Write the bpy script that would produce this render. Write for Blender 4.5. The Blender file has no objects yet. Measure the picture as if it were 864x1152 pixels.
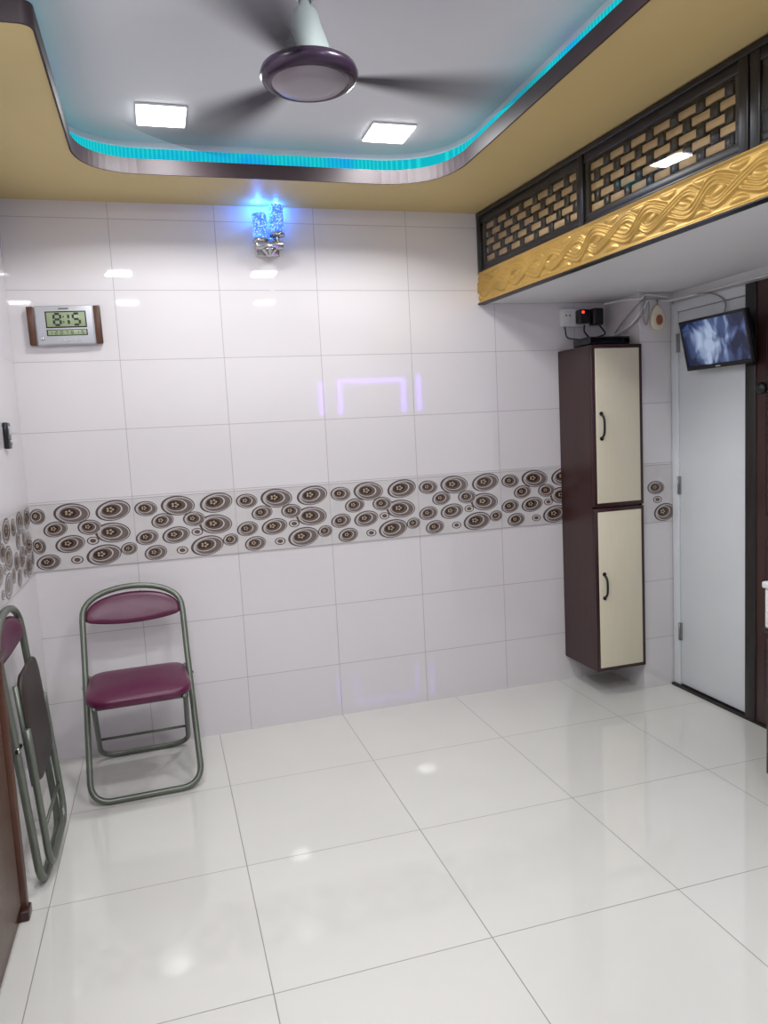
import bpy, bmesh, math, random
from mathutils import Matrix, Vector
random.seed(4)
sc = bpy.context.scene
COL = sc.collection

def lin(c):
    return tuple(((v/255.0)/12.92 if v/255.0 <= .04045 else (((v/255.0)+.055)/1.055)**2.4) for v in c)+(1.0,)

# ------------------------------------------------------------------ materials
def newmat(name):
    m = bpy.data.materials.new(name); m.use_nodes = True
    nt = m.node_tree
    for n in list(nt.nodes): nt.nodes.remove(n)
    out = nt.nodes.new('ShaderNodeOutputMaterial')
    return m, nt, out

def mat(name, rgb, rough=.5, metal=0.0, var=.06, scale=8.0, emit=None, estr=0.0, stretch=None, bump=0.0, spec=.5):
    m, nt, out = newmat(name)
    b = nt.nodes.new('ShaderNodeBsdfPrincipled')
    nt.links.new(b.outputs[0], out.inputs[0])
    b.inputs['Roughness'].default_value = rough
    b.inputs['Metallic'].default_value = metal
    b.inputs['Specular IOR Level'].default_value = spec
    tc = nt.nodes.new('ShaderNodeTexCoord')
    mp = nt.nodes.new('ShaderNodeMapping')
    if stretch: mp.inputs['Scale'].default_value = stretch
    nz = nt.nodes.new('ShaderNodeTexNoise'); nz.inputs['Scale'].default_value = scale
    nz.inputs['Detail'].default_value = 4
    nt.links.new(tc.outputs['Object'], mp.inputs[0]); nt.links.new(mp.outputs[0], nz.inputs['Vector'])
    cr = nt.nodes.new('ShaderNodeValToRGB')
    c = lin(rgb)
    cr.color_ramp.elements[0].position = .3; cr.color_ramp.elements[1].position = .7
    cr.color_ramp.elements[0].color = tuple(max(0, v*(1-var)) for v in c[:3])+(1,)
    cr.color_ramp.elements[1].color = tuple(min(1, v*(1+var)) for v in c[:3])+(1,)
    nt.links.new(nz.outputs['Fac'], cr.inputs[0]); nt.links.new(cr.outputs[0], b.inputs['Base Color'])
    if bump:
        bp = nt.nodes.new('ShaderNodeBump'); bp.inputs['Strength'].default_value = bump; bp.inputs['Distance'].default_value = .002
        nt.links.new(nz.outputs['Fac'], bp.inputs['Height']); nt.links.new(bp.outputs[0], b.inputs['Normal'])
    if emit:
        b.inputs['Emission Color'].default_value = lin(emit); b.inputs['Emission Strength'].default_value = estr
    return m

def tilemat(name, rgb, grout, axes, off, w, h, mortar, rough, var=.02, spec=.5, veins=0.0):
    m, nt, out = newmat(name)
    N = nt.nodes.new; L = nt.links.new
    b = N('ShaderNodeBsdfPrincipled'); L(b.outputs[0], out.inputs[0])
    b.inputs['Specular IOR Level'].default_value = spec
    g = N('ShaderNodeNewGeometry'); s = N('ShaderNodeSeparateXYZ'); L(g.outputs['Position'], s.inputs[0])
    c = N('ShaderNodeCombineXYZ')
    for i in range(2):
        a = N('ShaderNodeMath'); a.operation = 'SUBTRACT'; a.inputs[1].default_value = off[i]
        L(s.outputs[axes[i]], a.inputs[0]); L(a.outputs[0], c.inputs[i])
    br = N('ShaderNodeTexBrick'); br.offset = 0; br.squash = 1
    br.inputs['Scale'].default_value = 1; br.inputs['Mortar Size'].default_value = mortar
    br.inputs['Brick Width'].default_value = w; br.inputs['Row Height'].default_value = h
    br.inputs['Mortar Smooth'].default_value = .3
    col = lin(rgb)
    br.inputs['Color1'].default_value = col
    br.inputs['Color2'].default_value = tuple(v*(1-var) for v in col[:3])+(1,)
    br.inputs['Mortar'].default_value = lin(grout)
    L(c.outputs[0], br.inputs['Vector'])
    nz = N('ShaderNodeTexNoise'); nz.inputs['Scale'].default_value = 2.5; nz.inputs['Detail'].default_value = 5
    L(g.outputs['Position'], nz.inputs['Vector'])
    mr = N('ShaderNodeMapRange'); mr.inputs['To Min'].default_value = 1-veins; mr.inputs['To Max'].default_value = 1.0
    L(nz.outputs['Fac'], mr.inputs[0])
    mx = N('ShaderNodeVectorMath'); mx.operation = 'SCALE'
    L(br.outputs['Color'], mx.inputs[0]); L(mr.outputs[0], mx.inputs['Scale'])
    L(mx.outputs[0], b.inputs['Base Color'])
    r2 = N('ShaderNodeMapRange'); r2.inputs['To Min'].default_value = rough; r2.inputs['To Max'].default_value = .6
    L(br.outputs['Fac'], r2.inputs[0]); L(r2.outputs[0], b.inputs['Roughness'])
    bp = N('ShaderNodeBump'); bp.inputs['Strength'].default_value = .4; bp.inputs['Distance'].default_value = .001; bp.invert = True
    L(br.outputs['Fac'], bp.inputs['Height']); L(bp.outputs[0], b.inputs['Normal'])
    return m

WT = (224, 220, 222); GR = (168, 162, 165)
M_back = tilemat('wall_tile_back', WT, GR, ('X', 'Z'), (.318-4.5, .26-3), .45, .3, .0014, .025, veins=.05, spec=.65)
M_side = tilemat('wall_tile_side', WT, GR, ('Y', 'Z'), (3.554-9, .26-3), .45, .3, .0014, .025, veins=.05)
M_floor = tilemat('floor_tile', (221, 220, 215), (142, 140, 135), ('X', 'Y'), (.167-6.02, 1.79-6.02), .602, .602, .0016, .04, veins=.10, spec=.85)
M_paint = mat('white_paint', (222, 222, 224), .6, var=.02, scale=3)
M_soffit = mat('tan_paint', (206, 185, 130), .55, var=.03, scale=2)
M_ceil = mat('inner_ceiling_paint', (222, 224, 230), .6, var=.02, scale=2)
M_dark = mat('dark_laminate', (56, 30, 30), .3, var=.15, scale=5, stretch=(8, 8, 1))
M_black = mat('black_wood', (24, 20, 20), .35, var=.1)
M_fascia = mat('fascia_wood', (46, 34, 38), .5, var=.15, scale=6, spec=.3)
M_cream = mat('cream_laminate', (224, 216, 192), .35, var=.015, scale=14, stretch=(6, 1, .6))
M_door = mat('door_white', (212, 216, 220), .4, var=.02, scale=4)
M_gold = mat('gold_paint', (192, 155, 82), .36, .5, var=.12, scale=10)
M_tan = mat('lattice_tan', (188, 158, 114), .5, var=.1, scale=14)
M_purple = mat('purple_vinyl', (86, 18, 58), .35, var=.08, scale=40, bump=.2)
M_tube = mat('grey_green_tube', (108, 114, 104), .35, .45, var=.06, scale=10)
M_brown = mat('brown_wood', (84, 52, 36), .35, var=.25, scale=6, stretch=(9, 9, 1))
M_chrome = mat('chrome', (200, 200, 205), .15, 1.0, var=.02)
M_plblack = mat('black_plastic', (18, 18, 20), .3, var=.05)
M_plwhite = mat('white_plastic', (226, 226, 226), .35, var=.02)
M_cable = mat('grey_cable', (150, 148, 150), .45, var=.02)
M_silver = mat('silver_plastic', (190, 192, 198), .35, .3, var=.03)
M_lcd = mat('lcd_green', (148, 162, 128), .25, var=.03)
M_ink = mat('lcd_ink', (28, 34, 26), .4, var=.02)
M_fanpur = mat('fan_purple', (52, 36, 56), .25, .2, var=.05)
M_fandisc = mat('fan_disc', (146, 138, 146), .35, .3, var=.03)
M_fanwhite = mat('fan_shroud', (158, 168, 166), .4, var=.03)
M_hinge = mat('hinge_steel', (150, 150, 152), .35, .8, var=.03)
M_red = mat('red_led', (230, 30, 20), .3, emit=(255, 40, 20), estr=6)
M_lamp = mat('downlight_lens', (255, 255, 255), .4, emit=(250, 252, 255), estr=10)
M_pled = mat('purple_led', (150, 110, 255), .4, emit=(140, 90, 255), estr=11)

def ledmat():
    m, nt, out = newmat('teal_led'); N = nt.nodes.new; L = nt.links.new
    e = N('ShaderNodeEmission'); L(e.outputs[0], out.inputs[0])
    g = N('ShaderNodeNewGeometry'); s = N('ShaderNodeSeparateXYZ'); L(g.outputs['Position'], s.inputs[0])
    ad = N('ShaderNodeMath'); ad.operation = 'ADD'; L(s.outputs['X'], ad.inputs[0]); L(s.outputs['Y'], ad.inputs[1])
    mu = N('ShaderNodeMath'); mu.operation = 'MULTIPLY'; mu.inputs[1].default_value = 2*math.pi/.017; L(ad.outputs[0], mu.inputs[0])
    sn = N('ShaderNodeMath'); sn.operation = 'SINE'; L(mu.outputs[0], sn.inputs[0])
    cr = N('ShaderNodeValToRGB')
    cr.color_ramp.elements[0].position = 0; cr.color_ramp.elements[0].color = lin((16, 176, 190))
    cr.color_ramp.elements[1].position = 1; cr.color_ramp.elements[1].color = lin((36, 204, 208))
    L(sn.outputs[0], cr.inputs[0])
    nz = N('ShaderNodeTexNoise'); nz.inputs['Scale'].default_value = 5; L(g.outputs['Position'], nz.inputs['Vector'])
    mx = N('ShaderNodeMix'); mx.data_type = 'RGBA'; mx.blend_type = 'MIX'
    mr = N('ShaderNodeMapRange'); mr.inputs['From Min'].default_value = .52; mr.inputs['From Max'].default_value = .75; mr.inputs['To Max'].default_value = .6
    L(nz.outputs['Fac'], mr.inputs[0]); L(mr.outputs[0], mx.inputs['Factor'])
    L(cr.outputs[0], mx.inputs['A']); mx.inputs['B'].default_value = lin((20, 120, 235))
    L(mx.outputs['Result'], e.inputs[0]); e.inputs[1].default_value = 1.1
    return m
M_led = ledmat()

def crystalmat():
    m, nt, out = newmat('blue_crystal'); N = nt.nodes.new; L = nt.links.new
    b = N('ShaderNodeBsdfPrincipled'); L(b.outputs[0], out.inputs[0])
    b.inputs['Base Color'].default_value = lin((120, 190, 255)); b.inputs['Roughness'].default_value = .1
    g = N('ShaderNodeTexCoord'); v = N('ShaderNodeTexVoronoi'); v.inputs['Scale'].default_value = 110
    L(g.outputs['Object'], v.inputs['Vector'])
    cr = N('ShaderNodeValToRGB')
    cr.color_ramp.elements[0].position = .15; cr.color_ramp.elements[0].color = lin((190, 230, 255))
    cr.color_ramp.elements[1].position = .55; cr.color_ramp.elements[1].color = lin((10, 70, 210))
    L(v.outputs['Distance'], cr.inputs[0]); L(cr.outputs[0], b.inputs['Emission Color']); b.inputs['Emission Strength'].default_value = 1.0
    return m
M_crys = crystalmat()

def bladeglass():
    m, nt, out = newmat('blurred_blade'); N = nt.nodes.new; L = nt.links.new
    d = N('ShaderNodeBsdfDiffuse'); d.inputs[0].default_value = lin((66, 62, 70))
    t = N('ShaderNodeBsdfTransparent'); mx = N('ShaderNodeMixShader')
    tc = N('ShaderNodeTexCoord'); s = N('ShaderNodeSeparateXYZ'); L(tc.outputs['Object'], s.inputs[0])
    a = N('ShaderNodeMath'); a.operation = 'ARCTAN2'; L(s.outputs['Y'], a.inputs[0]); L(s.outputs['X'], a.inputs[1])
    ab = N('ShaderNodeMath'); ab.operation = 'ABSOLUTE'; L(a.outputs[0], ab.inputs[0])
    mr = N('ShaderNodeMapRange'); mr.interpolation_type = 'SMOOTHSTEP'
    mr.inputs['From Min'].default_value = .05; mr.inputs['From Max'].default_value = .40
    mr.inputs['To Min'].default_value = .92; mr.inputs['To Max'].default_value = 0
    L(ab.outputs[0], mr.inputs[0])
    mr2 = N('ShaderNodeMapRange'); mr2.inputs['From Min'].default_value = .2; mr2.inputs['From Max'].default_value = .62
    mr2.inputs['To Min'].default_value = 1; mr2.inputs['To Max'].default_value = .35
    L(s.outputs['X'], mr2.inputs[0])
    mu = N('ShaderNodeMath'); mu.operation = 'MULTIPLY'; L(mr.outputs[0], mu.inputs[0]); L(mr2.outputs[0], mu.inputs[1])
    L(mu.outputs[0], mx.inputs[0]); L(t.outputs[0], mx.inputs[1]); L(d.outputs[0], mx.inputs[2]); L(mx.outputs[0], out.inputs[0])
    return m
M_blade = bladeglass()

def panemat():
    m, nt, out = newmat('lattice_glass'); N = nt.nodes.new; L = nt.links.new
    t = N('ShaderNodeBsdfTransparent'); gl = N('ShaderNodeBsdfGlossy'); gl.inputs['Roughness'].default_value = .03
    t.inputs[0].default_value = (.92, .92, .92, 1)
    f = N('ShaderNodeLayerWeight'); f.inputs[0].default_value = .5
    p = N('ShaderNodeMath'); p.operation = 'POWER'; L(f.outputs['Facing'], p.inputs[0]); p.inputs[1].default_value = 4
    q = N('ShaderNodeMath'); q.operation = 'MULTIPLY_ADD'; L(p.outputs[0], q.inputs[0]); q.inputs[1].default_value = .9; q.inputs[2].default_value = .05
    mx = N('ShaderNodeMixShader'); L(q.outputs[0], mx.inputs[0]); L(t.outputs[0], mx.inputs[1]); L(gl.outputs[0], mx.inputs[2]); L(mx.outputs[0], out.inputs[0])
    return m
M_pane = panemat()

def screenmat():
    m, nt, out = newmat('tv_screen'); N = nt.nodes.new; L = nt.links.new
    b = N('ShaderNodeBsdfPrincipled'); L(b.outputs[0], out.inputs[0])
    b.inputs['Base Color'].default_value = (.01, .012, .02, 1); b.inputs['Roughness'].default_value = .15
    tc = N('ShaderNodeTexCoord')
    mp = N('ShaderNodeMapping'); mp.inputs['Scale'].default_value = (1.4, 1, 1); mp.inputs['Location'].default_value = (.05, 0, -.02)
    L(tc.outputs['Object'], mp.inputs[0])
    w = N('ShaderNodeTexNoise'); w.inputs['Scale'].default_value = 9; w.inputs['Detail'].default_value = 2; w.inputs['Distortion'].default_value = 1.2
    L(mp.outputs[0], w.inputs['Vector'])
    ln = N('ShaderNodeVectorMath'); ln.operation = 'LENGTH'; L(mp.outputs[0], ln.inputs[0])
    mr = N('ShaderNodeMapRange'); mr.inputs['From Min'].default_value = .02; mr.inputs['From Max'].default_value = .2; mr.inputs['To Min'].default_value = .30; mr.inputs['To Max'].default_value = -.12
    L(ln.outputs['Value'], mr.inputs[0])
    ad = N('ShaderNodeMath'); L(w.outputs['Fac'], ad.inputs[0]); L(mr.outputs[0], ad.inputs[1])
    cr = N('ShaderNodeValToRGB'); e = cr.color_ramp.elements
    e[0].position = .38; e[0].color = lin((24, 32, 62)); e[1].position = .78; e[1].color = lin((180, 198, 230))
    k = cr.color_ramp.elements.new(.55); k.color = lin((74, 92, 140))
    L(ad.outputs[0], cr.inputs[0]); L(cr.outputs[0], b.inputs['Emission Color']); b.inputs['Emission Strength'].default_value = .7
    return m
M_screen = screenmat()

# ------------------------------------------------------------------ mesh builder
class MB:
    def __init__(s, name, mats):
        s.name = name; s.bm = bmesh.new(); s.mats = mats; s.M = Matrix.Identity(4)
    def _mi(s, m): 
        if m not in s.mats: s.mats.append(m)
        return s.mats.index(m)
    def box(s, lo, hi, m, bevel=0.0, rot=None, seg=2):
        t = bmesh.new(); bmesh.ops.create_cube(t, size=1)
        c = [(a+b)/2 for a, b in zip(lo, hi)]; d = [abs(b-a) for a, b in zip(lo, hi)]
        bmesh.ops.scale(t, vec=d, verts=t.verts)
        if bevel: bmesh.ops.bevel(t, geom=list(t.edges), offset=bevel, segments=seg, affect='EDGES', profile=.5)
        X = Matrix.Translation(c) @ (rot if rot else Matrix.Identity(4))
        s._merge(t, X, m, bevel > 0)
    def _merge(s, t, X, m, smooth=False):
        mi = s._mi(m); X = s.M @ X; mp = {}
        for v in t.verts: mp[v] = s.bm.verts.new(X @ v.co)
        for f in t.faces:
            try:
                n = s.bm.faces.new([mp[v] for v in f.verts]); n.material_index = mi; n.smooth = smooth
            except ValueError: pass
        t.free()
    def face(s, pts, m, smooth=False):
        f = s.bm.faces.new([s.bm.verts.new(s.M @ Vector(p)) for p in pts]); f.material_index = s._mi(m); f.smooth = smooth
    def lathe(s, prof, m, seg=40, X=Matrix.Identity(4)):
        t = bmesh.new(); rings = []
        for r, z in prof:
            if r < 1e-6: rings.append([t.verts.new((0, 0, z))])
            else: rings.append([t.verts.new((r*math.cos(2*math.pi*i/seg), r*math.sin(2*math.pi*i/seg), z)) for i in range(seg)])
        for a, b in zip(rings, rings[1:]):
            for i in range(seg):
                j = (i+1) % seg
                q = [a[i % len(a)], a[j % len(a)], b[j % len(b)], b[i % len(b)]]
                u = []
                for v in q:
                    if v not in u: u.append(v)
                if len(u) > 2: t.faces.new(u)
        s._merge(t, X, m, True)
    def cyl(s, p0, p1, r, m, seg=20, r2=None):
        p0 = Vector(p0); p1 = Vector(p1); d = p1-p0
        X = Matrix.Translation(p0) @ d.to_track_quat('Z', 'Y').to_matrix().to_4x4()
        L = d.length; r2 = r if r2 is None else r2
        s.lathe([(0, 0), (r*.92, 0), (r, .03*r), (r2, L-.03*r2), (r2*.92, L), (0, L)], m, seg, X)
    def tube(s, pts, r, m, closed=False, seg=10):
        pts = [Vector(p) for p in pts]; n = len(pts); t = bmesh.new(); rings = []
        up = None
        for i in range(n):
            if closed: d = (pts[(i+1) % n]-pts[i-1])
            else: d = pts[min(i+1, n-1)]-pts[max(i-1, 0)]
            d.normalize()
            if up is None:
                up = d.orthogonal().normalized()
            else:
                up = (up - d*up.dot(d)).normalized()
            bn = d.cross(up)
            rings.append([t.verts.new(pts[i]+r*(math.cos(2*math.pi*k/seg)*up+math.sin(2*math.pi*k/seg)*bn)) for k in range(seg)])
        for i in range(n if closed else n-1):
            a = rings[i]; b = rings[(i+1) % n]; sh = 0
            if closed and i == n-1:
                sh = min(range(seg), key=lambda q: (a[0].co-b[q].co).length)
            for k in range(seg):
                t.faces.new([a[k], a[(k+1) % seg], b[(k+1+sh) % seg], b[(k+sh) % seg]])
        if not closed:
            t.faces.new(rings[0][::-1]); t.faces.new(rings[-1])
        s._merge(t, Matrix.Identity(4), m, True)
    def pad(s, outline, th, fn, m):
        t = bmesh.new(); lay = [(.35, -.10), (.7, -.06), (.93, 0), (.985, .12), (1, .35), (1, .65), (.98, .85), (.93, 1.0), (.7, 1.14), (.35, 1.2)]
        rings = [[t.verts.new(fn(u*k, v*k, w*th)) for u, v in outline] for k, w in lay]
        n = len(outline)
        for a, b in zip(rings, rings[1:]):
            for i in range(n): t.faces.new([a[i], a[(i+1) % n], b[(i+1) % n], b[i]])
        c0 = t.verts.new(fn(0, 0, -.10*th)); c1 = t.verts.new(fn(0, 0, 1.2*th))
        for i in range(n):
            t.faces.new([rings[0][(i+1) % n], rings[0][i], c0]); t.faces.new([rings[-1][i], rings[-1][(i+1) % n], c1])
        s._merge(t, Matrix.Identity(4), m, True)
    def done(s, X=None, parent=None, recalc=True):
        if recalc: bmesh.ops.recalc_face_normals(s.bm, faces=s.bm.faces)
        me = bpy.data.meshes.new(s.name); s.bm.to_mesh(me); s.bm.free()
        for m in s.mats: me.materials.append(m)
        o = bpy.data.objects.new(s.name, me); COL.objects.link(o)
        if X is not None: o.matrix_world = X
        if parent: o.parent = parent
        return o

def fillet(pts, r, closed=False, n=8):
    pts = [Vector(p) for p in pts]; out = []; N = len(pts)
    for i, p in enumerate(pts):
        rr = r[i] if isinstance(r, (list, tuple)) else r
        if (not closed and i in (0, N-1)) or rr == 0: out.append(p); continue
        a = pts[i-1]; b = pts[(i+1) % N]
        da = (a-p); db = (b-p)
        ka = min(rr, da.length*.49); kb = min(rr, db.length*.49)
        A = p+da.normalized()*ka; B = p+db.normalized()*kb
        for j in range(n+1):
            t = j/n; 
            q = (1-t)**2*A+2*t*(1-t)*(p*.85+(A+B)/2*.15)+t*t*B
            out.append(q)
    return out

def densify(pts, step, closed=False):
    out = []; n = len(pts)
    for i in range(n if closed else n-1):
        a = Vector(pts[i]); b = Vector(pts[(i+1) % n]); k = max(1, int((b-a).length/step))
        for j in range(k): out.append(a.lerp(b, j/k))
    if not closed: out.append(Vector(pts[-1]))
    return out

# ------------------------------------------------------------------ room shell
XL, XR, YB, YR = -.56, 2.5, 3.554, -1.8
XR2, YS = 3.6, .6      # room widens behind the camera
ZC, ZI = 2.43, 2.56
ZT = 2.75
def wall(name, lo, hi, m):
    b = MB(name, []); b.box(lo, hi, m); return b.done()
wall('floor', (XL-.1, YR-.1, -.1), (XR2+.1, YB+.1, 0), M_floor)
wall('wall_back', (XL-.1, YB, 0), (XR+.1, YB+.1, ZT), M_back)
wall('wall_left', (XL-.1, YR-.1, 0), (XL, YB, ZT), M_side)
wall('wall_right', (XR, YS, 0), (XR+.1, YB, ZT), M_paint)
wall('wall_partition', (XR+.1, YS, 0), (XR2+.1, YS+.1, ZT), M_paint)
wall('wall_side', (XR2, YR, 0), (XR2+.1, YS, ZT), M_paint)
wall('wall_rear', (XL, YR-.1, 0), (XR2+.1, YR, ZT), M_paint)
wall('wall_pillar', (2.302, 3.26, 0), (XR, YB, ZT), M_back)

# ceiling with tray opening
def outline(d):
    P = [(1.257+d, -1.2-d), (1.257+d, 3.165+d), (-.215-d, 3.165+d), (-.215-d, 2.11+d), (-.5-d*.8, 2.11+d), (-.5-d*.8, -1.2-d)]
    R = [.1, .27+d, .22+d, .03, .03, .1]
    return [Vector((p.x, p.y, 0)) for p in fillet([(x, y, 0) for x, y in P], R, True, 12)]
c = MB('ceiling', [M_soffit, M_ceil])
t = bmesh.new()
o0 = [t.verts.new((p.x, p.y, ZC)) for p in outline(0)]
e = [t.edges.new((o0[i], o0[(i+1) % len(o0)])) for i in range(len(o0))]
rc = [t.verts.new(p) for p in [(XL, YR, ZC), (XR2, YR, ZC), (XR2, YB, ZC), (XL, YB, ZC)]]
e += [t.edges.new((rc[i], rc[(i+1) % 4])) for i in range(4)]
bmesh.ops.triangle_fill(t, use_beauty=True, edges=e)
c._merge(t, Matrix.Identity(4), M_soffit)
oL = outline(.045); oA = outline(0)
for i in range(len(oL)):
    a = oL[i]; b = oL[(i+1) % len(oL)]
    c.face([(a.x, a.y, ZC+.05), (b.x, b.y, ZC+.05), (b.x, b.y, ZI), (a.x, a.y, ZI)], M_ceil)
c.box((XL, YR, ZI), (XR2, YB, ZI+.1), M_ceil)
c.done(recalc=False)
# fascia lip
f = MB('trim_1', [M_fascia]); oB = outline(.046)
n = len(oA)
oI = outline(-.006)
for i in range(n):
    j = (i+1) % n
    for (p, q, z0, z1) in ((oI, oI, ZC-.006, ZC+.05),):
        f.face([(p[i].x, p[i].y, z0), (p[j].x, p[j].y, z0), (p[j].x, p[j].y, z1), (p[i].x, p[i].y, z1)], M_fascia)
    f.face([(oI[i].x, oI[i].y, ZC-.006), (oI[j].x, oI[j].y, ZC-.006), (oA[j].x, oA[j].y, ZC-.006), (oA[i].x, oA[i].y, ZC-.006)], M_fascia)
    f.face([(oA[i].x, oA[i].y, ZC-.006), (oA[j].x, oA[j].y, ZC-.006), (oA[j].x, oA[j].y, ZC+.001), (oA[i].x, oA[i].y, ZC+.001)], M_fascia)
    f.face([(oI[i].x, oI[i].y, ZC+.05), (oI[j].x, oI[j].y, ZC+.05), (oB[j].x, oB[j].y, ZC+.05), (oB[i].x, oB[i].y, ZC+.05)], M_fascia)
f.done()
l = MB('led_cove_strip', [M_led]); oS = outline(.036); oS2 = outline(.044)
for i in range(n):
    j = (i+1) % n
    for za, zb, p in ((ZC+.056, ZC+.104, oS),):
        l.face([(p[i].x, p[i].y, za), (p[j].x, p[j].y, za), (p[j].x, p[j].y, zb), (p[i].x, p[i].y, zb)], M_led)
        l.face([(p[i].x, p[i].y, zb), (p[j].x, p[j].y, zb), (oS2[j].x, oS2[j].y, zb), (oS2[i].x, oS2[i].y, zb)], M_led)
l.done()

# downlights
for k, (x, y) in enumerate([(.103, 2.93), (.963, 2.96), (-.17, 1.53), (.82, 1.54), (-.15, .38), (.98, .38), (2.6, -.6)]):
    zb = ZI if k < 6 else ZC
    d = MB('ceiling_downlight', [M_plwhite, M_lamp])
    d.box((-.088, -.088, -.008), (.088, .088, 0), M_plwhite, .003)
    d.box((-.084, -.084, -.013), (.084, .084, -.0075), M_lamp, .002)
    d.done(Matrix.Translation((x, y, zb)))
    la = bpy.data.lights.new('downlight_lamp', 'AREA'); la.shape = 'SQUARE'; la.size = .165
    la.energy = 7.8 if k < 2 else 11.2; la.color = (.985, .995, 1.0)
    ob = bpy.data.objects.new('downlight_lamp', la); COL.objects.link(ob); ob.location = (x, y, zb-.016)

# ------------------------------------------------------------------ printed border tiles
cols = [(84, 74, 72), (186, 180, 178), (112, 100, 96), (200, 194, 190), (96, 80, 74), (56, 44, 42), (182, 158, 128)]
M_ring = [mat('ring_%d' % i, cc, .12, var=.1, scale=60) for i, cc in enumerate(cols)]
M_band = mat('band_tile', (206, 202, 202), .12, var=.04, scale=20)
M_grout = mat('grout', (170, 164, 166), .6)
pat = [(.12, .17, 'm'), (.43, .16, 'L'), (.81, .16, 'L'), (.27, .38, 'm'), (.58, .39, 'm'), (.11, .62, 'm'), (.39, .62, 'M'), (.79, .50, 'L'),
       (.18, .87, 'm'), (.44, .87, 's'), (.69, .83, 'L'), (.93, .77, 'n'), (.60, .60, 's')]
SZ = {'L': (.075, .045), 'M': (.062, .038), 'm': (.050, .034), 'n': (.036, .028), 's': (.026, .018)}
def band(name, length, start, X, flat=False):
    """local x along wall, z up, face toward local -y"""
    b = MB(name, [M_band, M_grout])
    b.box((0, -.003, .861), (length, 0, 1.149), M_band)
    b.box((0, -.0034, .858), (length, 0, .861), M_grout); b.box((0, -.0034, 1.149), (length, 0, 1.152), M_grout)
    k = -1
    while start+k*.45 < length:
        x0 = start+k*.45
        if 0 < x0 < length: b.box((x0-.0012, -.0034, .86), (x0+.0012, 0, 1.15), M_grout)
        for ei, (u, v, s_) in enumerate(pat):
            cx = x0+u*.45; cz = 1.15-v*.29; rx, ry = SZ[s_]
            if cx-rx < .003 or cx+rx > length-.003: 
                if cx < .02 or cx > length-.02: continue
            rx0 = min(rx, cx, length-cx)
            tilt = math.radians(8 if (u*7+v*13) % 1 > .4 else -4)
            lay = [(1, 0, 0), (.90, .02, 1), (.80, .04, 2), (.62, -.04, 3), (.56, -.05, 4), (.40, -.08, 5)] if s_ != 's' else [(1, 0, 0), (.8, 0, 3), (.5, 0, 4)]
            for q, (sc_, of, mi) in enumerate(lay):
                y = -.0034-.0003*(q+1)-.00002*ei
                ox = of*rx*2; oz = -of*ry*1.2
                pts = []
                for a in range(28):
                    th = 2*math.pi*a/28; px = rx0*sc_*math.cos(th); pz = ry*sc_*math.sin(th)
                    pts.append((cx+ox+px*math.cos(tilt)-pz*math.sin(tilt), y, min(1.149, max(.861, cz+oz+px*math.sin(tilt)+pz*math.cos(tilt)))))
                b.face(pts, M_ring[mi])
            if s_ != 's':
                ox = -.08*rx*2; oz = .08*ry*1.2
                for a in range(5):
                    th = a*2*math.pi/5; fx = cx+ox+.16*rx0*math.cos(th); fz = cz+oz+.18*ry*math.sin(th)
                    b.face([(fx+.07*rx*math.cos(w), -.0058, fz+.10*ry*math.sin(w)) for w in [i*math.pi/4 for i in range(8)]], M_ring[6])
        k += 1
    return b.done(X, recalc=False)
band('trim_2', 2.302-XL, .318-.9-XL, Matrix.Translation((XL, YB, 0)))
band('trim_3', XR-2.302-.005, -.18, Matrix.Translation((2.302, 3.26, 0)))
band('trim_4', 3.5, 3.5-.45*8+.45, Matrix.Translation((XL, YB-3.5-.004, 0)) @ Matrix.Rotation(math.pi/2, 4, 'Z'))

# ------------------------------------------------------------------ loft with gold board & lattice
sl = .0627; LL = 2.9
dirv = Vector((sl, -1, 0)).normalized(); inn = Vector((1, sl, 0)).normalized()
XLOFT = Matrix(((dirv.x, inn.x, 0, 1.59), (dirv.y, inn.y, 0, YB-.002), (0, 0, 1, 0), (0, 0, 0, 1)))
root = bpy.data.objects.new('loft_cabinet', None); COL.objects.link(root)
b = MB('carcass', [M_paint, M_black])
p1 = XLOFT @ Vector((LL, .03, 0)); p0 = XLOFT @ Vector((0, .03, 0))
XE = XR-.004; YE = YB-.004
def prism(b, poly, z0, z1, m):
    b.face([(x, y, z0) for x, y in poly][::-1], m); b.face([(x, y, z1) for x, y in poly], m)
    for i in range(len(poly)):
        a = poly[i]; c_ = poly[(i+1) % len(poly)]
        b.face([(a[0], a[1], z0), (c_[0], c_[1], z0), (c_[0], c_[1], z1), (a[0], a[1], z1)], m)
prism(b, [(p0.x, YE), (p1.x, p1.y), (XE, p1.y), (XE, 3.25), (2.298, 3.25), (2.298, YE)], 1.997, 2.02, M_paint)
prism(b, [(p1.x, p1.y), (XE, p1.y), (XE, p1.y+.02), (p1.x, p1.y+.02)], 2.02, ZC-.002, M_paint)
b.done(parent=root)
g = MB('gold_board', [M_gold, M_black])
nx = int(LL/.004); nz_ = 42; H0, H1 = 1.997, 2.142
P = .30; A = .034
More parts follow.
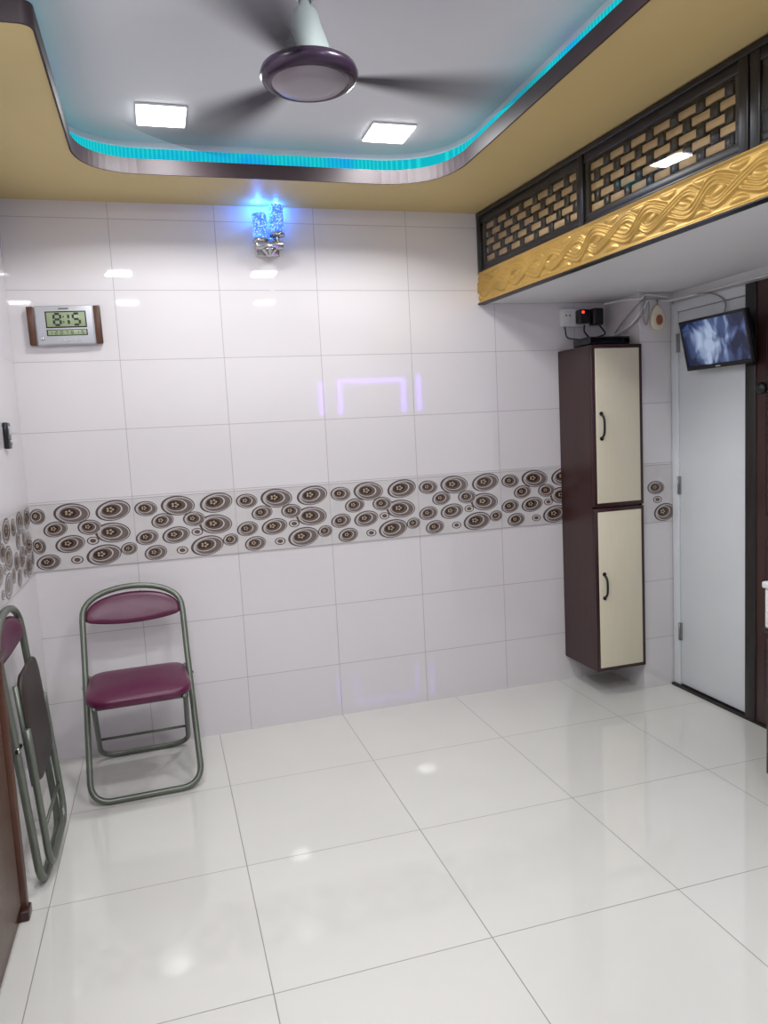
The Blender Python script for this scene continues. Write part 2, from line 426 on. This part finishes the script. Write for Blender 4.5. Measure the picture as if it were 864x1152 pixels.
def hgt(s_, t_):
    te = abs(t_)
    if te > .066: return .009
    if te > .062: return .001
    ph = 2*math.pi*s_/P
    h = 0
    # two interlaced bands of parallel ridges sweeping along the board
    for sg in (1, -1):
        c_ = sg*A*math.sin(ph+.35*math.sin(ph)); sp = sg*A*math.cos(ph)*2*math.pi/P
        d_ = (t_-c_)/math.sqrt(1+sp*sp)
        wd_ = .021 if sg == 1 else .015
        if abs(d_) < wd_:
            w = .0068+.0034*math.cos(2*math.pi*d_/(.0138 if sg == 1 else .0100))
            h = max(h, w+.0022*math.cos(ph)*sg)
    # leaf-shaped eyes between the crossings
    k = round(s_/P*2-.5); cx = (k+.5)*P/2
    dx = s_-cx; dz = t_+dx*.25*(1 if k % 2 else -1)
    r = math.hypot(dx*.38, dz)
    if r < .0125: h = max(h, .0075-.0045*(r/.0125)**2)
    # fillers along both edges
    k = round(s_/P*2); cx = k*P/2
    for zz in (.047, -.047):
        r = math.hypot((s_-cx)*.33, (t_-zz)*1.1+(s_-cx)**2*6*(-1 if zz > 0 else 1))
        if r < .012: h = max(h, .006-.0035*(r/.012)**2)
    return h
vs = [[g.bm.verts.new((i*LL/nx, -hgt(i*LL/nx, (j/nz_-.5)*(H1-H0)), H0+(H1-H0)*j/nz_)) for j in range(nz_+1)] for i in range(nx+1)]
for i in range(nx):
    for j in range(nz_):
        ff = g.bm.faces.new([vs[i][j], vs[i+1][j], vs[i+1][j+1], vs[i][j+1]]); ff.smooth = True
g.box((0, .002, H0), (LL, .028, H1), M_gold)
g.box((0, -.012, H0-.006), (LL, .028, H0-.001), M_black)
g.done(XLOFT, parent=root, recalc=False)
w = MB('lattice_frame', [M_black, M_tan])
z0, z1 = H1+.001, ZC-.003
FB, FT = .040, .055
w.box((0, .0, z0), (LL, .045, z0+.014), M_black, .003); w.box((0, -.008, z1-.022), (LL, .045, z1), M_black, .003)
w.box((0, .004, z0+.012), (LL, .045, z0+FB), M_black, .002); w.box((0, .0, z1-FT), (LL, .045, z1-.02), M_black, .002)
w.box((0, .05, z0), (LL, .07, z1), M_black)
posts = [0.0, .85, 1.65, 2.45, LL-.03]
for px in posts: w.box((px, -.006, z0), (px+.035, .045, z1), M_black, .003)
w.box((1.69, -.004, z0), (1.725, .045, z1), M_black, .003)
for a, b2 in zip(posts, posts[1:]):
    xa = a+.035; xb = b2
    if abs(a-1.65) < .01: xa = 1.725
    w.box((xa, .006, z0+.022), (xa+.022, .035, z1-.035), M_black); w.box((xb-.022, .006, z0+.022), (xb, .035, z1-.035), M_black)
    xa += .022; xb -= .022; lo = z0+FB; hi = z1-FT
    rows = 5; rh = (hi-lo)/rows; bw = .076; step = .118
    for r in range(rows):
        x = xa - step + ((r*step*.5) % step)
        while x < xb:
            s0 = max(x, xa); s1 = min(x+bw, xb)
            if s1-s0 > .006: w.box((s0, .018, lo+r*rh+.006), (s1, .026, lo+(r+1)*rh-.006), M_tan, .0015, seg=1)
            if x+bw > xa and x+step < xb: w.box((x+bw+.005, .014, lo+r*rh-.003), (x+step-.005, .03, lo+(r+1)*rh+.003), M_black, .002, seg=1)
            x += step
    w.box((xa, .030, lo), (xb, .034, hi), M_black)
w.done(XLOFT, parent=root)
gp = MB('glass_pane', [M_pane])
for a, b2 in zip(posts, posts[1:]):
    gp.face([(a+.036, .0035, z0+.03), (b2-.001, .0035, z0+.03), (b2-.001, .0035, z1-.05), (a+.036, .0035, z1-.05)], M_pane)
gp.done(XLOFT, parent=root, recalc=False)

# ------------------------------------------------------------------ tall cabinet
c = MB('wall_cabinet', [M_dark, M_cream])
x0, x1, y0, y1, zb, zt = 2.016, 2.296, 3.235, 3.548, .135, 1.75
c.box((x0, y0+.018, zb), (x0+.016, y1, zt), M_dark); c.box((x1-.016, y0+.018, zb), (x1, y1, zt), M_dark)
c.box((x0, y1-.01, zb), (x1, y1, zt), M_dark)
for z in (zb, .953, zt-.018): c.box((x0, y0+.018, z), (x1, y1, z+.018), M_dark)
for za, zb2 in ((zb, .958), (.966, zt)):
    c.box((x0, y0, za), (x1, y0+.017, zb2), M_dark, .002)
    c.box((x0+.018, y0-.004, za+.018), (x1-.018, y0+.002, zb2-.018), M_cream, .002)
for hz in (1.36, .57):
    hx = x0+.045
    c.tube(fillet([(hx, y0-.002, hz-.058), (hx, y0-.03, hz-.045), (hx, y0-.034, hz), (hx, y0-.03, hz+.045), (hx, y0-.002, hz+.058)], .03), .0055, M_plblack)
    c.cyl((hx, y0-.003, hz-.06), (hx, y0-.008, hz-.06), .01, M_plblack); c.cyl((hx, y0-.003, hz+.06), (hx, y0-.008, hz+.06), .01, M_plblack)
c.done()

# set-top box on cabinet
c = MB('set_top_box', [M_plblack])
M_vent = mat('vent', (4, 4, 4), .5)
c.box((2.04, 3.29, 1.757), (2.27, 3.44, 1.795), M_plblack, .005)
c.box((2.05, 3.287, 1.765), (2.26, 3.291, 1.788), mat('panel_gloss', (8, 8, 10), .08))
for fx in (2.06, 2.25):
    for fy in (3.31, 3.42): c.cyl((fx, fy, 1.7505), (fx, fy, 1.758), .008, M_plblack)
for k in range(8): c.box((2.08+k*.022, 3.33, 1.795), (2.09+k*.022, 3.41, 1.7965), M_vent)
c.done()
# socket board
c = MB('socket_board', [M_plwhite, M_plblack, M_red])
yb = YB-.001
c.box((2.03, yb-.03, 1.875), (2.25, yb, 1.965), M_plwhite, .005)
for k, xx in enumerate((2.05, 2.12, 2.19)):
    c.box((xx-.012, yb-.034, 1.89), (xx+.035, yb-.029, 1.95), M_plwhite if k != 1 else M_plblack, .002)
    for dx in (0, .02): c.cyl((xx+dx+.002, yb-.033, 1.93), (xx+dx+.002, yb-.036, 1.93), .004, M_plblack)
c.box((2.105, yb-.075, 1.885), (2.165, yb-.032, 1.955), M_plblack, .006)
c.box((2.18, yb-.085, 1.875), (2.24, yb-.032, 1.96), M_plblack, .008)
c.cyl((2.125, yb-.074, 1.94), (2.125, yb-.079, 1.94), .006, M_red)
c.done()
# cables
def bez(p, n=24):
    p = [Vector(q) for q in p]; out = []
    P_ = [p[0]]+p+[p[-1]]
    for i in range(1, len(P_)-2):
        for k in range(n//2):
            t = k/(n//2); a, b_, c_, d_ = P_[i-1:i+3]
            out.append(.5*((2*b_)+(c_-a)*t+(2*a-5*b_+4*c_-d_)*t*t+(3*b_-a-3*c_+d_)*t**3))
    out.append(p[-1]); return out
c = MB('power_cables', [M_plblack, M_plwhite])
c.tube(bez([(2.13, 3.475, 1.873), (2.12, 3.46, 1.84), (2.16, 3.47, 1.81), (2.20, 3.455, 1.80)]), .004, M_plblack)
c.tube(bez([(2.21, 3.465, 1.872), (2.24, 3.46, 1.83), (2.21, 3.47, 1.815), (2.14, 3.455, 1.80)]), .004, M_plblack)
c.tube(bez([(2.05, 3.53, 1.872), (2.035, 3.49, 1.82), (2.05, 3.46, 1.805), (2.10, 3.455, 1.80)]), .0035, M_plblack)
c.done()
c = MB('wall_cables', [M_plblack, M_plwhite])
c.tube(bez([(2.235, 3.46, 1.975), (2.27, 3.34, 1.975), (2.30, 3.245, 1.965), (2.33, 3.245, 1.985), (2.43, 3.245, 1.975), (2.48, 3.22, 1.96), (2.485, 3.0, 1.955), (2.485, 2.6, 1.965), (2.485, 2.0, 1.975), (2.485, 1.3, 1.97)]), .005, M_plwhite)
c.tube(bez([(2.27, 3.45, 1.80), (2.285, 3.36, 1.88), (2.31, 3.24, 1.955), (2.42, 3.24, 1.962), (2.47, 3.2, 1.955), (2.475, 3.0, 1.950), (2.47, 2.87, 1.89), (2.455, 2.87, 1.80)]), .0035, M_cable)
c.tube(bez([(2.25, 3.46, 1.80), (2.28, 3.3, 1.85), (2.32, 3.24, 1.93), (2.36, 3.245, 1.97), (2.44, 3.24, 1.955), (2.475, 3.1, 1.955), (2.475, 2.5, 1.953)]), .004, M_plwhite)
c.tube(bez([(2.262, 3.46, 1.80), (2.30, 3.24, 1.88), (2.34, 3.243, 1.955), (2.345, 3.243, 1.90), (2.33, 3.243, 1.84), (2.31, 3.243, 1.90), (2.33, 3.245, 1.98)]), .003, M_cable)
c.done()
# hanging ornament
c = MB('wall_ornament', [M_cream, M_gold])
out = [(.042*math.sin(a), .062*math.cos(a)) for a in [i*2*math.pi/28 for i in range(28)]]
X0 = Vector((2.40, 3.256, 1.875))
c.pad([(u*(1.0-.25*(v/.062)), v) for u, v in out], .014, lambda u, v, w_: (X0.x+u, X0.y-w_, X0.z+v), M_cream)
c.pad([(u*.42, v*.4) for u, v in out], .008, lambda u, v, w_: (X0.x+u, X0.y-.017-w_, X0.z-.012+v), mat('ornament_red', (150, 88, 60), .4))
c.tube([(X0.x, X0.y-.006, X0.z+.055), (X0.x, X0.y-.003, X0.z+.085)], .003, M_gold)
c.cyl((X0.x, X0.y+.003, X0.z+.086), (X0.x, X0.y-.008, X0.z+.086), .005, M_hinge)
c.done()

# ------------------------------------------------------------------ doors on right wall
d = MB('door_1', [M_door, M_hinge])
xw = XR-.001
d.box((xw-.02, 3.205, .012), (xw, 3.255, 1.94), M_door, .003)
d.box((xw-.02, 2.745, 1.895), (xw, 3.205, 1.94), M_door, .003)
d.box((xw-.014, 2.745, .02), (xw, 3.203, 1.893), M_door, .002)
for hz in (.25, 1.0, 1.7): 
    d.box((xw-.022, 3.192, hz), (xw-.012, 3.215, hz+.09), M_hinge, .001); d.cyl((xw-.024, 3.204, hz), (xw-.024, 3.204, hz+.09), .005, M_hinge)
d.done()
d = MB('door_2', [M_dark, M_plblack])
M_maroon = mat('maroon_panel', (50, 26, 32), .3, var=.2, scale=7)
d.box((xw-.03, 1.75, .012), (xw, 2.742, 1.94), M_dark, .003)
d.box((xw-.034, 2.68, .012), (xw-.028, 2.742, 1.94), M_black, .003)
for ya in (1.83, 2.26):
    for za, zb2 in ((.12, .85), (.95, 1.82)):
        d.box((xw-.038, ya, za), (xw-.028, ya+.36, zb2), M_maroon, .008)
        d.box((xw-.044, ya+.06, za+.06), (xw-.034, ya+.30, zb2-.06), M_maroon, .008)
d.cyl((xw-.03, 2.62, 1.49), (xw-.055, 2.62, 1.49), .018, M_hinge); d.lathe([(0, 0), (.024, 0), (.026, .012), (.018, .022), (0, .026)], M_plblack, 24, Matrix.Translation((xw-.05, 2.62, 1.49)) @ Matrix.Rotation(-math.pi/2, 4, 'Y'))
d.done()
wall('baseboard_right', (XR-.035, 1.75, 0), (XR-.001, 3.255, .012), M_black)

# ------------------------------------------------------------------ TV
tv = MB('wall_television', [M_plblack, M_screen])
W, H = .415, .232
tv.box((-W/2, 0, -H/2), (W/2, .028, H/2), M_plblack, .006)
tv.box((-W/2+.012, -.0015, -H/2+.02), (W/2-.012, .002, H/2-.012), M_screen)
tv.box((-W/2, -.004, -H/2), (W/2, .002, -H/2+.018), M_plblack, .002)
tv.box((-W/2, -.004, H/2-.01), (W/2, .002, H/2), M_plblack, .002)
for sx in (-1, 1): tv.box((sx*(W/2-.005)-.005, -.004, -H/2), (sx*(W/2-.005)+.005, .002, H/2), M_plblack, .002)
tv.box((-.014, -.0055, -H/2+.005), (.014, -.003, -H/2+.011), M_silver)
tv.box((-.1, .026, -.07), (.1, .045, .06), M_plblack, .006)
tv.box((-.04, .04, -.03), (.04, .062, .03), M_plblack, .003)
XT = Matrix.Translation((2.405, 2.858, 1.712)) @ Matrix.Rotation(-math.pi/2, 4, 'Z') @ Matrix.Rotation(math.radians(12), 4, 'X')
tv.done(XT)

# ------------------------------------------------------------------ wall clock
ck = MB('wall_clock', [M_silver, M_brown, M_lcd, M_ink])
ck.box((-.143, -.022, -.078), (.143, 0, .078), M_silver, .004)
ck.box((-.146, -.027, -.080), (-.118, 0, .080), M_brown, .004); ck.box((.118, -.027, -.080), (.146, 0, .080), M_brown, .004)
ck.box((-.116, -.030, -.083), (.116, 0, .083), M_silver, .008)
ck.box((-.075, -.0315, -.012), (.088, -.028, .058), M_plblack, .002); ck.box((-.070, -.0325, -.007), (.083, -.030, .053), M_lcd, .001)
ck.box((-.075, -.0315, -.045), (.088, -.028, -.018), M_plblack, .002); ck.box((-.070, -.0325, -.042), (.083, -.030, -.021), M_lcd, .001)
SEG = {'8': 'abcdefg', '1': 'bc', '5': 'acdfg', '2': 'abged', '0': 'abcdef', '7': 'abc'}
def digit(ch, x, z, h, wd, t_):
    g_ = {'a': (x, z+h/2, 1), 'd': (x, z-h/2, 1), 'g': (x, z, 1), 'b': (x+wd/2, z+h/4, 0), 'c': (x+wd/2, z-h/4, 0), 'f': (x-wd/2, z+h/4, 0), 'e': (x-wd/2, z-h/4, 0)}
    for s_ in SEG[ch]:
        cx, cz, hz = g_[s_]; a = (wd/2-t_*.4) if hz else t_/2; b_ = t_/2 if hz else (h/4-t_*.4)
        ck.box((cx-a, -.0332, cz-b_), (cx+a, -.0324, cz+b_), M_ink)
digit('8', -.028, .023, .046, .026, .009); digit('1', .008, .023, .046, .018, .009); digit('5', .048, .023, .046, .026, .009)
for zz in (.034, .012): ck.box((-.006, -.0332, zz-.003), (.000, -.0324, zz+.003), M_ink)
for k, ch in enumerate('1207815'): digit(ch, -.058+k*.021, -.0315, .013, .008, .0022)
ck.cyl((-.095, -.0295, -.055), (-.095, -.032, -.055), .008, M_chrome)
for k in range(5): ck.cyl((-.03+k*.022, -.0295, -.064), (-.03+k*.022, -.0315, -.064), .004, M_silver)
ck.box((-.02, -.0312, .066), (.02, -.0298, .070), M_plblack)
ck.done(Matrix.Translation((-.340, YB-.001, 1.910)) @ Matrix.Rotation(math.radians(-1), 4, 'Y'))

# ------------------------------------------------------------------ crystal wall lamp
wl = MB('wall_sconce', [M_chrome, M_crys])
wl.box((-.055, -.012, -.11), (.055, 0, -.03), M_chrome, .004)
wl.cyl((-.03, -.01, -.075), (-.035, -.06, -.065), .009, M_chrome); wl.cyl((.03, -.01, -.06), (.03, -.06, -.05), .009, M_chrome)
wl.box((-.062, -.095, -.092), (.062, -.045, -.062), M_chrome, .006)
wl.lathe([(0, -.125), (.012, -.12), (.018, -.110), (.03, -.1), (.034, -.09), (0, -.088)], M_chrome, 24, Matrix.Translation((.0, -.07, 0)))
for sx, z0_, z1_ in ((-.036, -.062, .060), (.040, -.035, .100)):
    wl.lathe([(0, z0_), (.034, z0_), (.036, z0_+.008), (.03, z0_+.016), (0, z0_+.016)], M_chrome, 28, Matrix.Translation((sx, -.07, 0)))
    wl.lathe([(0, z0_+.016), (.029, z0_+.016), (.032, z0_+.03), (.032, z1_-.01), (.029, z1_), (.012, z1_), (.010, z1_-.03), (0, z1_-.03)], M_crys, 28, Matrix.Translation((sx, -.07, 0)))
wl.cyl((.04, -.07, -.062), (.04, -.07, -.03), .010, M_chrome)
wl.done(Matrix.Translation((.545, YB-.001, 2.318)) )
for loc, en in (((.510, YB-.07, 2.400), 1.0), ((.592, YB-.045, 2.4235), 1.0)):
    p = bpy.data.lights.new('sconce_bulb', 'POINT'); p.energy = en; p.color = (.03, .2, 1); p.shadow_soft_size = .005
    o = bpy.data.objects.new('sconce_bulb', p); COL.objects.link(o); o.location = loc

# ------------------------------------------------------------------ ceiling fan
fr = bpy.data.objects.new('ceiling_fan', None); COL.objects.link(fr); fr.location = (.434, 1.953, 0)
zf = 2.278
m_ = MB('motor', [M_fanpur, M_fandisc, M_fanwhite])
m_.lathe([(0, zf-.020), (.05, zf-.020), (.085, zf-.016), (.094, zf-.008)], M_fandisc, 56)
m_.lathe([(.094, zf-.008), (.103, zf-.012), (.116, zf-.004), (.123, zf+.010), (.118, zf+.024), (.105, zf+.032)], M_fanpur, 56)
m_.lathe([(.105, zf+.032), (.09, zf+.036), (.06, zf+.040), (.05, zf+.042)], M_fandisc, 56)
m_.lathe([(.062, zf+.038), (.060, zf+.055), (.050, zf+.09), (.038, zf+.125), (.030, zf+.16), (.016, zf+.17)], M_fanwhite, 40)
m_.lathe([(.013, zf+.05), (.013, ZI-.07)], M_fanwhite, 20)
m_.lathe([(.016, ZI-.1), (.05, ZI-.06), (.062, ZI-.02), (.062, ZI-.001), (0, ZI-.001)], M_fanwhite, 40)
m_.done(Matrix.Identity(4), parent=fr)
for k in range(3):
    bl = MB('blade_%d' % (k+1), [M_blade])
    t = bmesh.new(); na, nr = 16, 10; g2 = []
    for i in range(nr+1):
        r = .115+(.60-.115)*i/nr
        g2.append([t.verts.new((r*math.cos(a), r*math.sin(a), zf+.012+.06*a*.35)) for a in [(-.4+.8*j/na) for j in range(na+1)]])
    for i in range(nr):
        for j in range(na): t.faces.new([g2[i][j], g2[i+1][j], g2[i+1][j+1], g2[i][j+1]])
    bl._merge(t, Matrix.Identity(4), M_blade, True)
    bl.done(Matrix.Rotation(math.radians(2+120*k), 4, 'Z'), parent=fr)

# ------------------------------------------------------------------ folding chairs
def backpad():
    o = []
    for i in range(41):
        a = math.pi*i/40; u = .194*math.cos(a); v = .096*math.sin(a)**.7
        o.append((u, v-.042))
    for i in range(1, 24):
        a = i/24; u = -.194+.388*a; v = -.028*math.sin(math.pi*a)**.6
        o.append((u, v-.042))
    return o
def seatpad():
    p = fillet([(-.178, .2, 0), (.178, .2, 0), (.192, -.2, 0), (-.192, -.2, 0)], [.07, .07, .09, .09], True, 8)
    return [(q.x, q.y) for q in densify(p, .03, True)]
def open_chair(X):
    c = MB('folding_chair', [M_purple, M_tube, M_plblack])
    r = .0125; fy, ty, tz = -.22, .185, .78
    def on(z): return fy+(ty-fy)*z/tz
    top = [(.205*math.cos(math.pi*i/20), on(.66+.12*math.sin(math.pi*i/20)**.75), .66+.12*math.sin(math.pi*i/20)**.75) for i in range(21)]
    side = fillet([(-.205, on(.5), .5), (-.212, fy, r), (.212, fy, r), (.205, on(.5), .5)], .075)
    c.tube(densify(side, .06)+[Vector(p) for p in top], r, M_tube, closed=True, seg=12)
    ry = .25
    rear = fillet([(-.178, -.13, .415), (-.190, ry, r), (.190, ry, r), (.178, -.13, .415)], .07)
    c.tube(densify(rear, .06), r*.9, M_tube, seg=12)
    c.tube([(-.185, ry-.12*.9, .13), (.185, ry-.12*.9, .13)], .006, M_tube)
    for sx in (-1, 1):
        c.tube(bez([(sx*.165, -.30, .412), (sx*.172, -.1, .415), (sx*.17, .08, .415)]), .008, M_tube)
        c.cyl((sx*.165, on(.415), .415), (sx*.222, on(.415), .415), .008, M_chrome)
        c.cyl((sx*.150, -.13, .415), (sx*.200, -.13, .415), .007, M_chrome)
        c.box((sx*.19-.004, on(.46)-.02, .36), (sx*.19+.004, on(.46)+.015, .45), M_tube, .002)
    c.tube([(-.17, .06, .412), (.17, .06, .412)], .008, M_tube); c.tube([(-.165, -.28, .41), (.165, -.28, .41)], .008, M_tube)
    c.pad(seatpad(), .038, lambda u, v, w_: (u*1.05, v-.110, .418+w_-.010*(abs(v)/.2)**3), M_purple)
    def bm_(u, v, w_):
        z = .70+v*1.0; y = on(z)+.018-w_+.016*(1-(u/.19)**2)
        return (u, y, z)
    c.pad(backpad(), .022, bm_, M_purple)
    c.done(X)
open_chair(Matrix.Translation((-.158, 3.240, 0)) @ Matrix.Rotation(math.radians(2), 4, 'Z'))

def folded_chair(X):
    c = MB('folding_chair', [M_purple, M_tube, M_brown])
    M_under = mat('seat_underside', (48, 40, 36), .5, var=.1)
    r = .0125; tz = .87
    side = fillet([(-.205, 0, .56), (-.212, 0, r), (.212, 0, r), (.205, 0, .56)], .075)
    top = [(.205*math.cos(math.pi*i/20), 0, .75+.12*math.sin(math.pi*i/20)**.75) for i in range(21)]
    c.tube(densify(side, .06)+[Vector(p) for p in top], r, M_tube, closed=True, seg=12)
    rear = fillet([(-.178, -.035, .52), (-.188, -.03, .05), (.188, -.03, .05), (.178, -.035, .52)], .07)
    c.tube(densify(rear, .06), r*.9, M_tube, seg=12)
    c.tube([(-.185, -.03, .18), (.185, -.03, .18)], .006, M_tube)
    for sx in (-1, 1):
        c.cyl((sx*.17, -.005, .47), (sx*.222, -.005, .47), .008, M_chrome)
        c.tube([(sx*.165, -.022, .33), (sx*.165, -.022, .66)], .008, M_tube)
    c.pad(seatpad(), .026, lambda u, v, w_: (u*.9, -.012+w_*.8-.03, .50+v*.9), M_under)
    c.pad(backpad(), .022, lambda u, v, w_: (u, .012-w_+.016*(1-(u/.19)**2), .79+v), M_purple)
    c.done(X)
folded_chair(Matrix.Translation((-.466, 2.705, 0)) @ Matrix.Rotation(math.pi/2, 4, 'Z') @ Matrix.Rotation(math.radians(-4.2), 4, 'X'))

# ------------------------------------------------------------------ wooden unit at far left
c = MB('low_wooden_cabinet', [M_brown, M_dark])
X_, Y_ = XL+.006, 2.39
c.box((X_, 1.35, 0), (-.51, Y_-.02, .80), M_brown, .003)
c.box((X_, Y_-.03, 0), (-.488, Y_, .80), M_brown, .004)
c.box((X_, 1.33, .80), (-.478, Y_+.006, .818), M_dark, .004)
for ya in (1.38, 1.87): 
    c.box((-.512, ya, .06), (-.498, ya+.46, .76), M_brown, .004); c.cyl((-.499, ya+.05, .42), (-.485, ya+.05, .42), .009, M_chrome)
c.box((X_, Y_-.05, 0), (-.482, Y_+.004, .03), M_dark, .003)
c.done()
# small switch on left wall
c = MB('wall_switch', [M_plblack, M_silver])
c.box((XL+.001, 3.16, 1.40), (XL+.018, 3.225, 1.50), M_plblack, .004)
c.box((XL+.017, 3.175, 1.452), (XL+.022, 3.21, 1.485), M_silver, .002); c.cyl((XL+.017, 3.192, 1.425), (XL+.026, 3.192, 1.425), .009, M_silver)
c.done()

# ------------------------------------------------------------------ side table on the right with white box
c = MB('side_cabinet', [M_dark, M_black])
c.box((2.075, 1.76, .03), (2.44, 2.19, .595), M_dark, .003); c.box((2.055, 1.75, .595), (2.445, 2.2, .612), M_black, .003)
for yy in (1.79, 2.16):
    for xx in (2.1, 2.41): c.cyl((xx, yy, 0), (xx, yy, .032), .016, M_black)
c.box((2.062, 1.79, .06), (2.077, 1.97, .57), M_dark, .002); c.box((2.062, 1.98, .06), (2.077, 2.185, .57), M_dark, .002)
c.done()
c = MB('storage_box', [M_plwhite])
c.box((2.055, 1.85, .6125), (2.36, 2.19, .76), M_plwhite, .008); c.box((2.048, 1.845, .76), (2.365, 2.197, .785), M_plwhite, .006)
c.box((2.046, 1.97, .72), (2.056, 2.06, .775), M_plwhite, .003)
c.done()

# purple LED outline in the room behind
c = MB('led_sign', [M_pled, M_plwhite])
yy = YR+.012
def bar(xa, xb, za, zb_): c.box((xa, yy-.01, za), (xb, yy+.01, zb_), M_pled, .003)
bar(1.87, 1.92, 1.60, 1.98); bar(2.10, 2.95, 1.96, 2.01); bar(2.10, 2.15, 1.60, 1.96); bar(2.90, 2.95, 1.60, 1.96); bar(3.10, 3.15, 1.60, 2.03)
c.box((1.85, YR+.0005, 1.585), (3.17, yy-.0105, 2.04), M_plwhite)
c.done()

# ------------------------------------------------------------------ camera
cam = bpy.data.cameras.new('camera'); co = bpy.data.objects.new('camera', cam); COL.objects.link(co)
r_ = Vector((.957, -.2851, -.0514)).normalized(); bk = Vector((-.2784, -.9542, .1099)).normalized()
u_ = bk.cross(r_).normalized(); r_ = u_.cross(bk).normalized()
co.matrix_world = Matrix(((r_.x, u_.x, bk.x, 0), (r_.y, u_.y, bk.y, 0), (r_.z, u_.z, bk.z, 1.404), (0, 0, 0, 1)))
cam.sensor_fit = 'VERTICAL'; cam.sensor_height = 24; cam.sensor_width = 18; cam.lens = 850/1152*24; cam.clip_start = .02
sc.camera = co
wd = bpy.data.worlds.new('world'); sc.world = wd; wd.use_nodes = True
wd.node_tree.nodes['Background'].inputs[0].default_value = (.8, .85, .9, 1); wd.node_tree.nodes['Background'].inputs[1].default_value = .3
sc.view_settings.view_transform = 'Standard'
sc.view_settings.exposure = 0.0
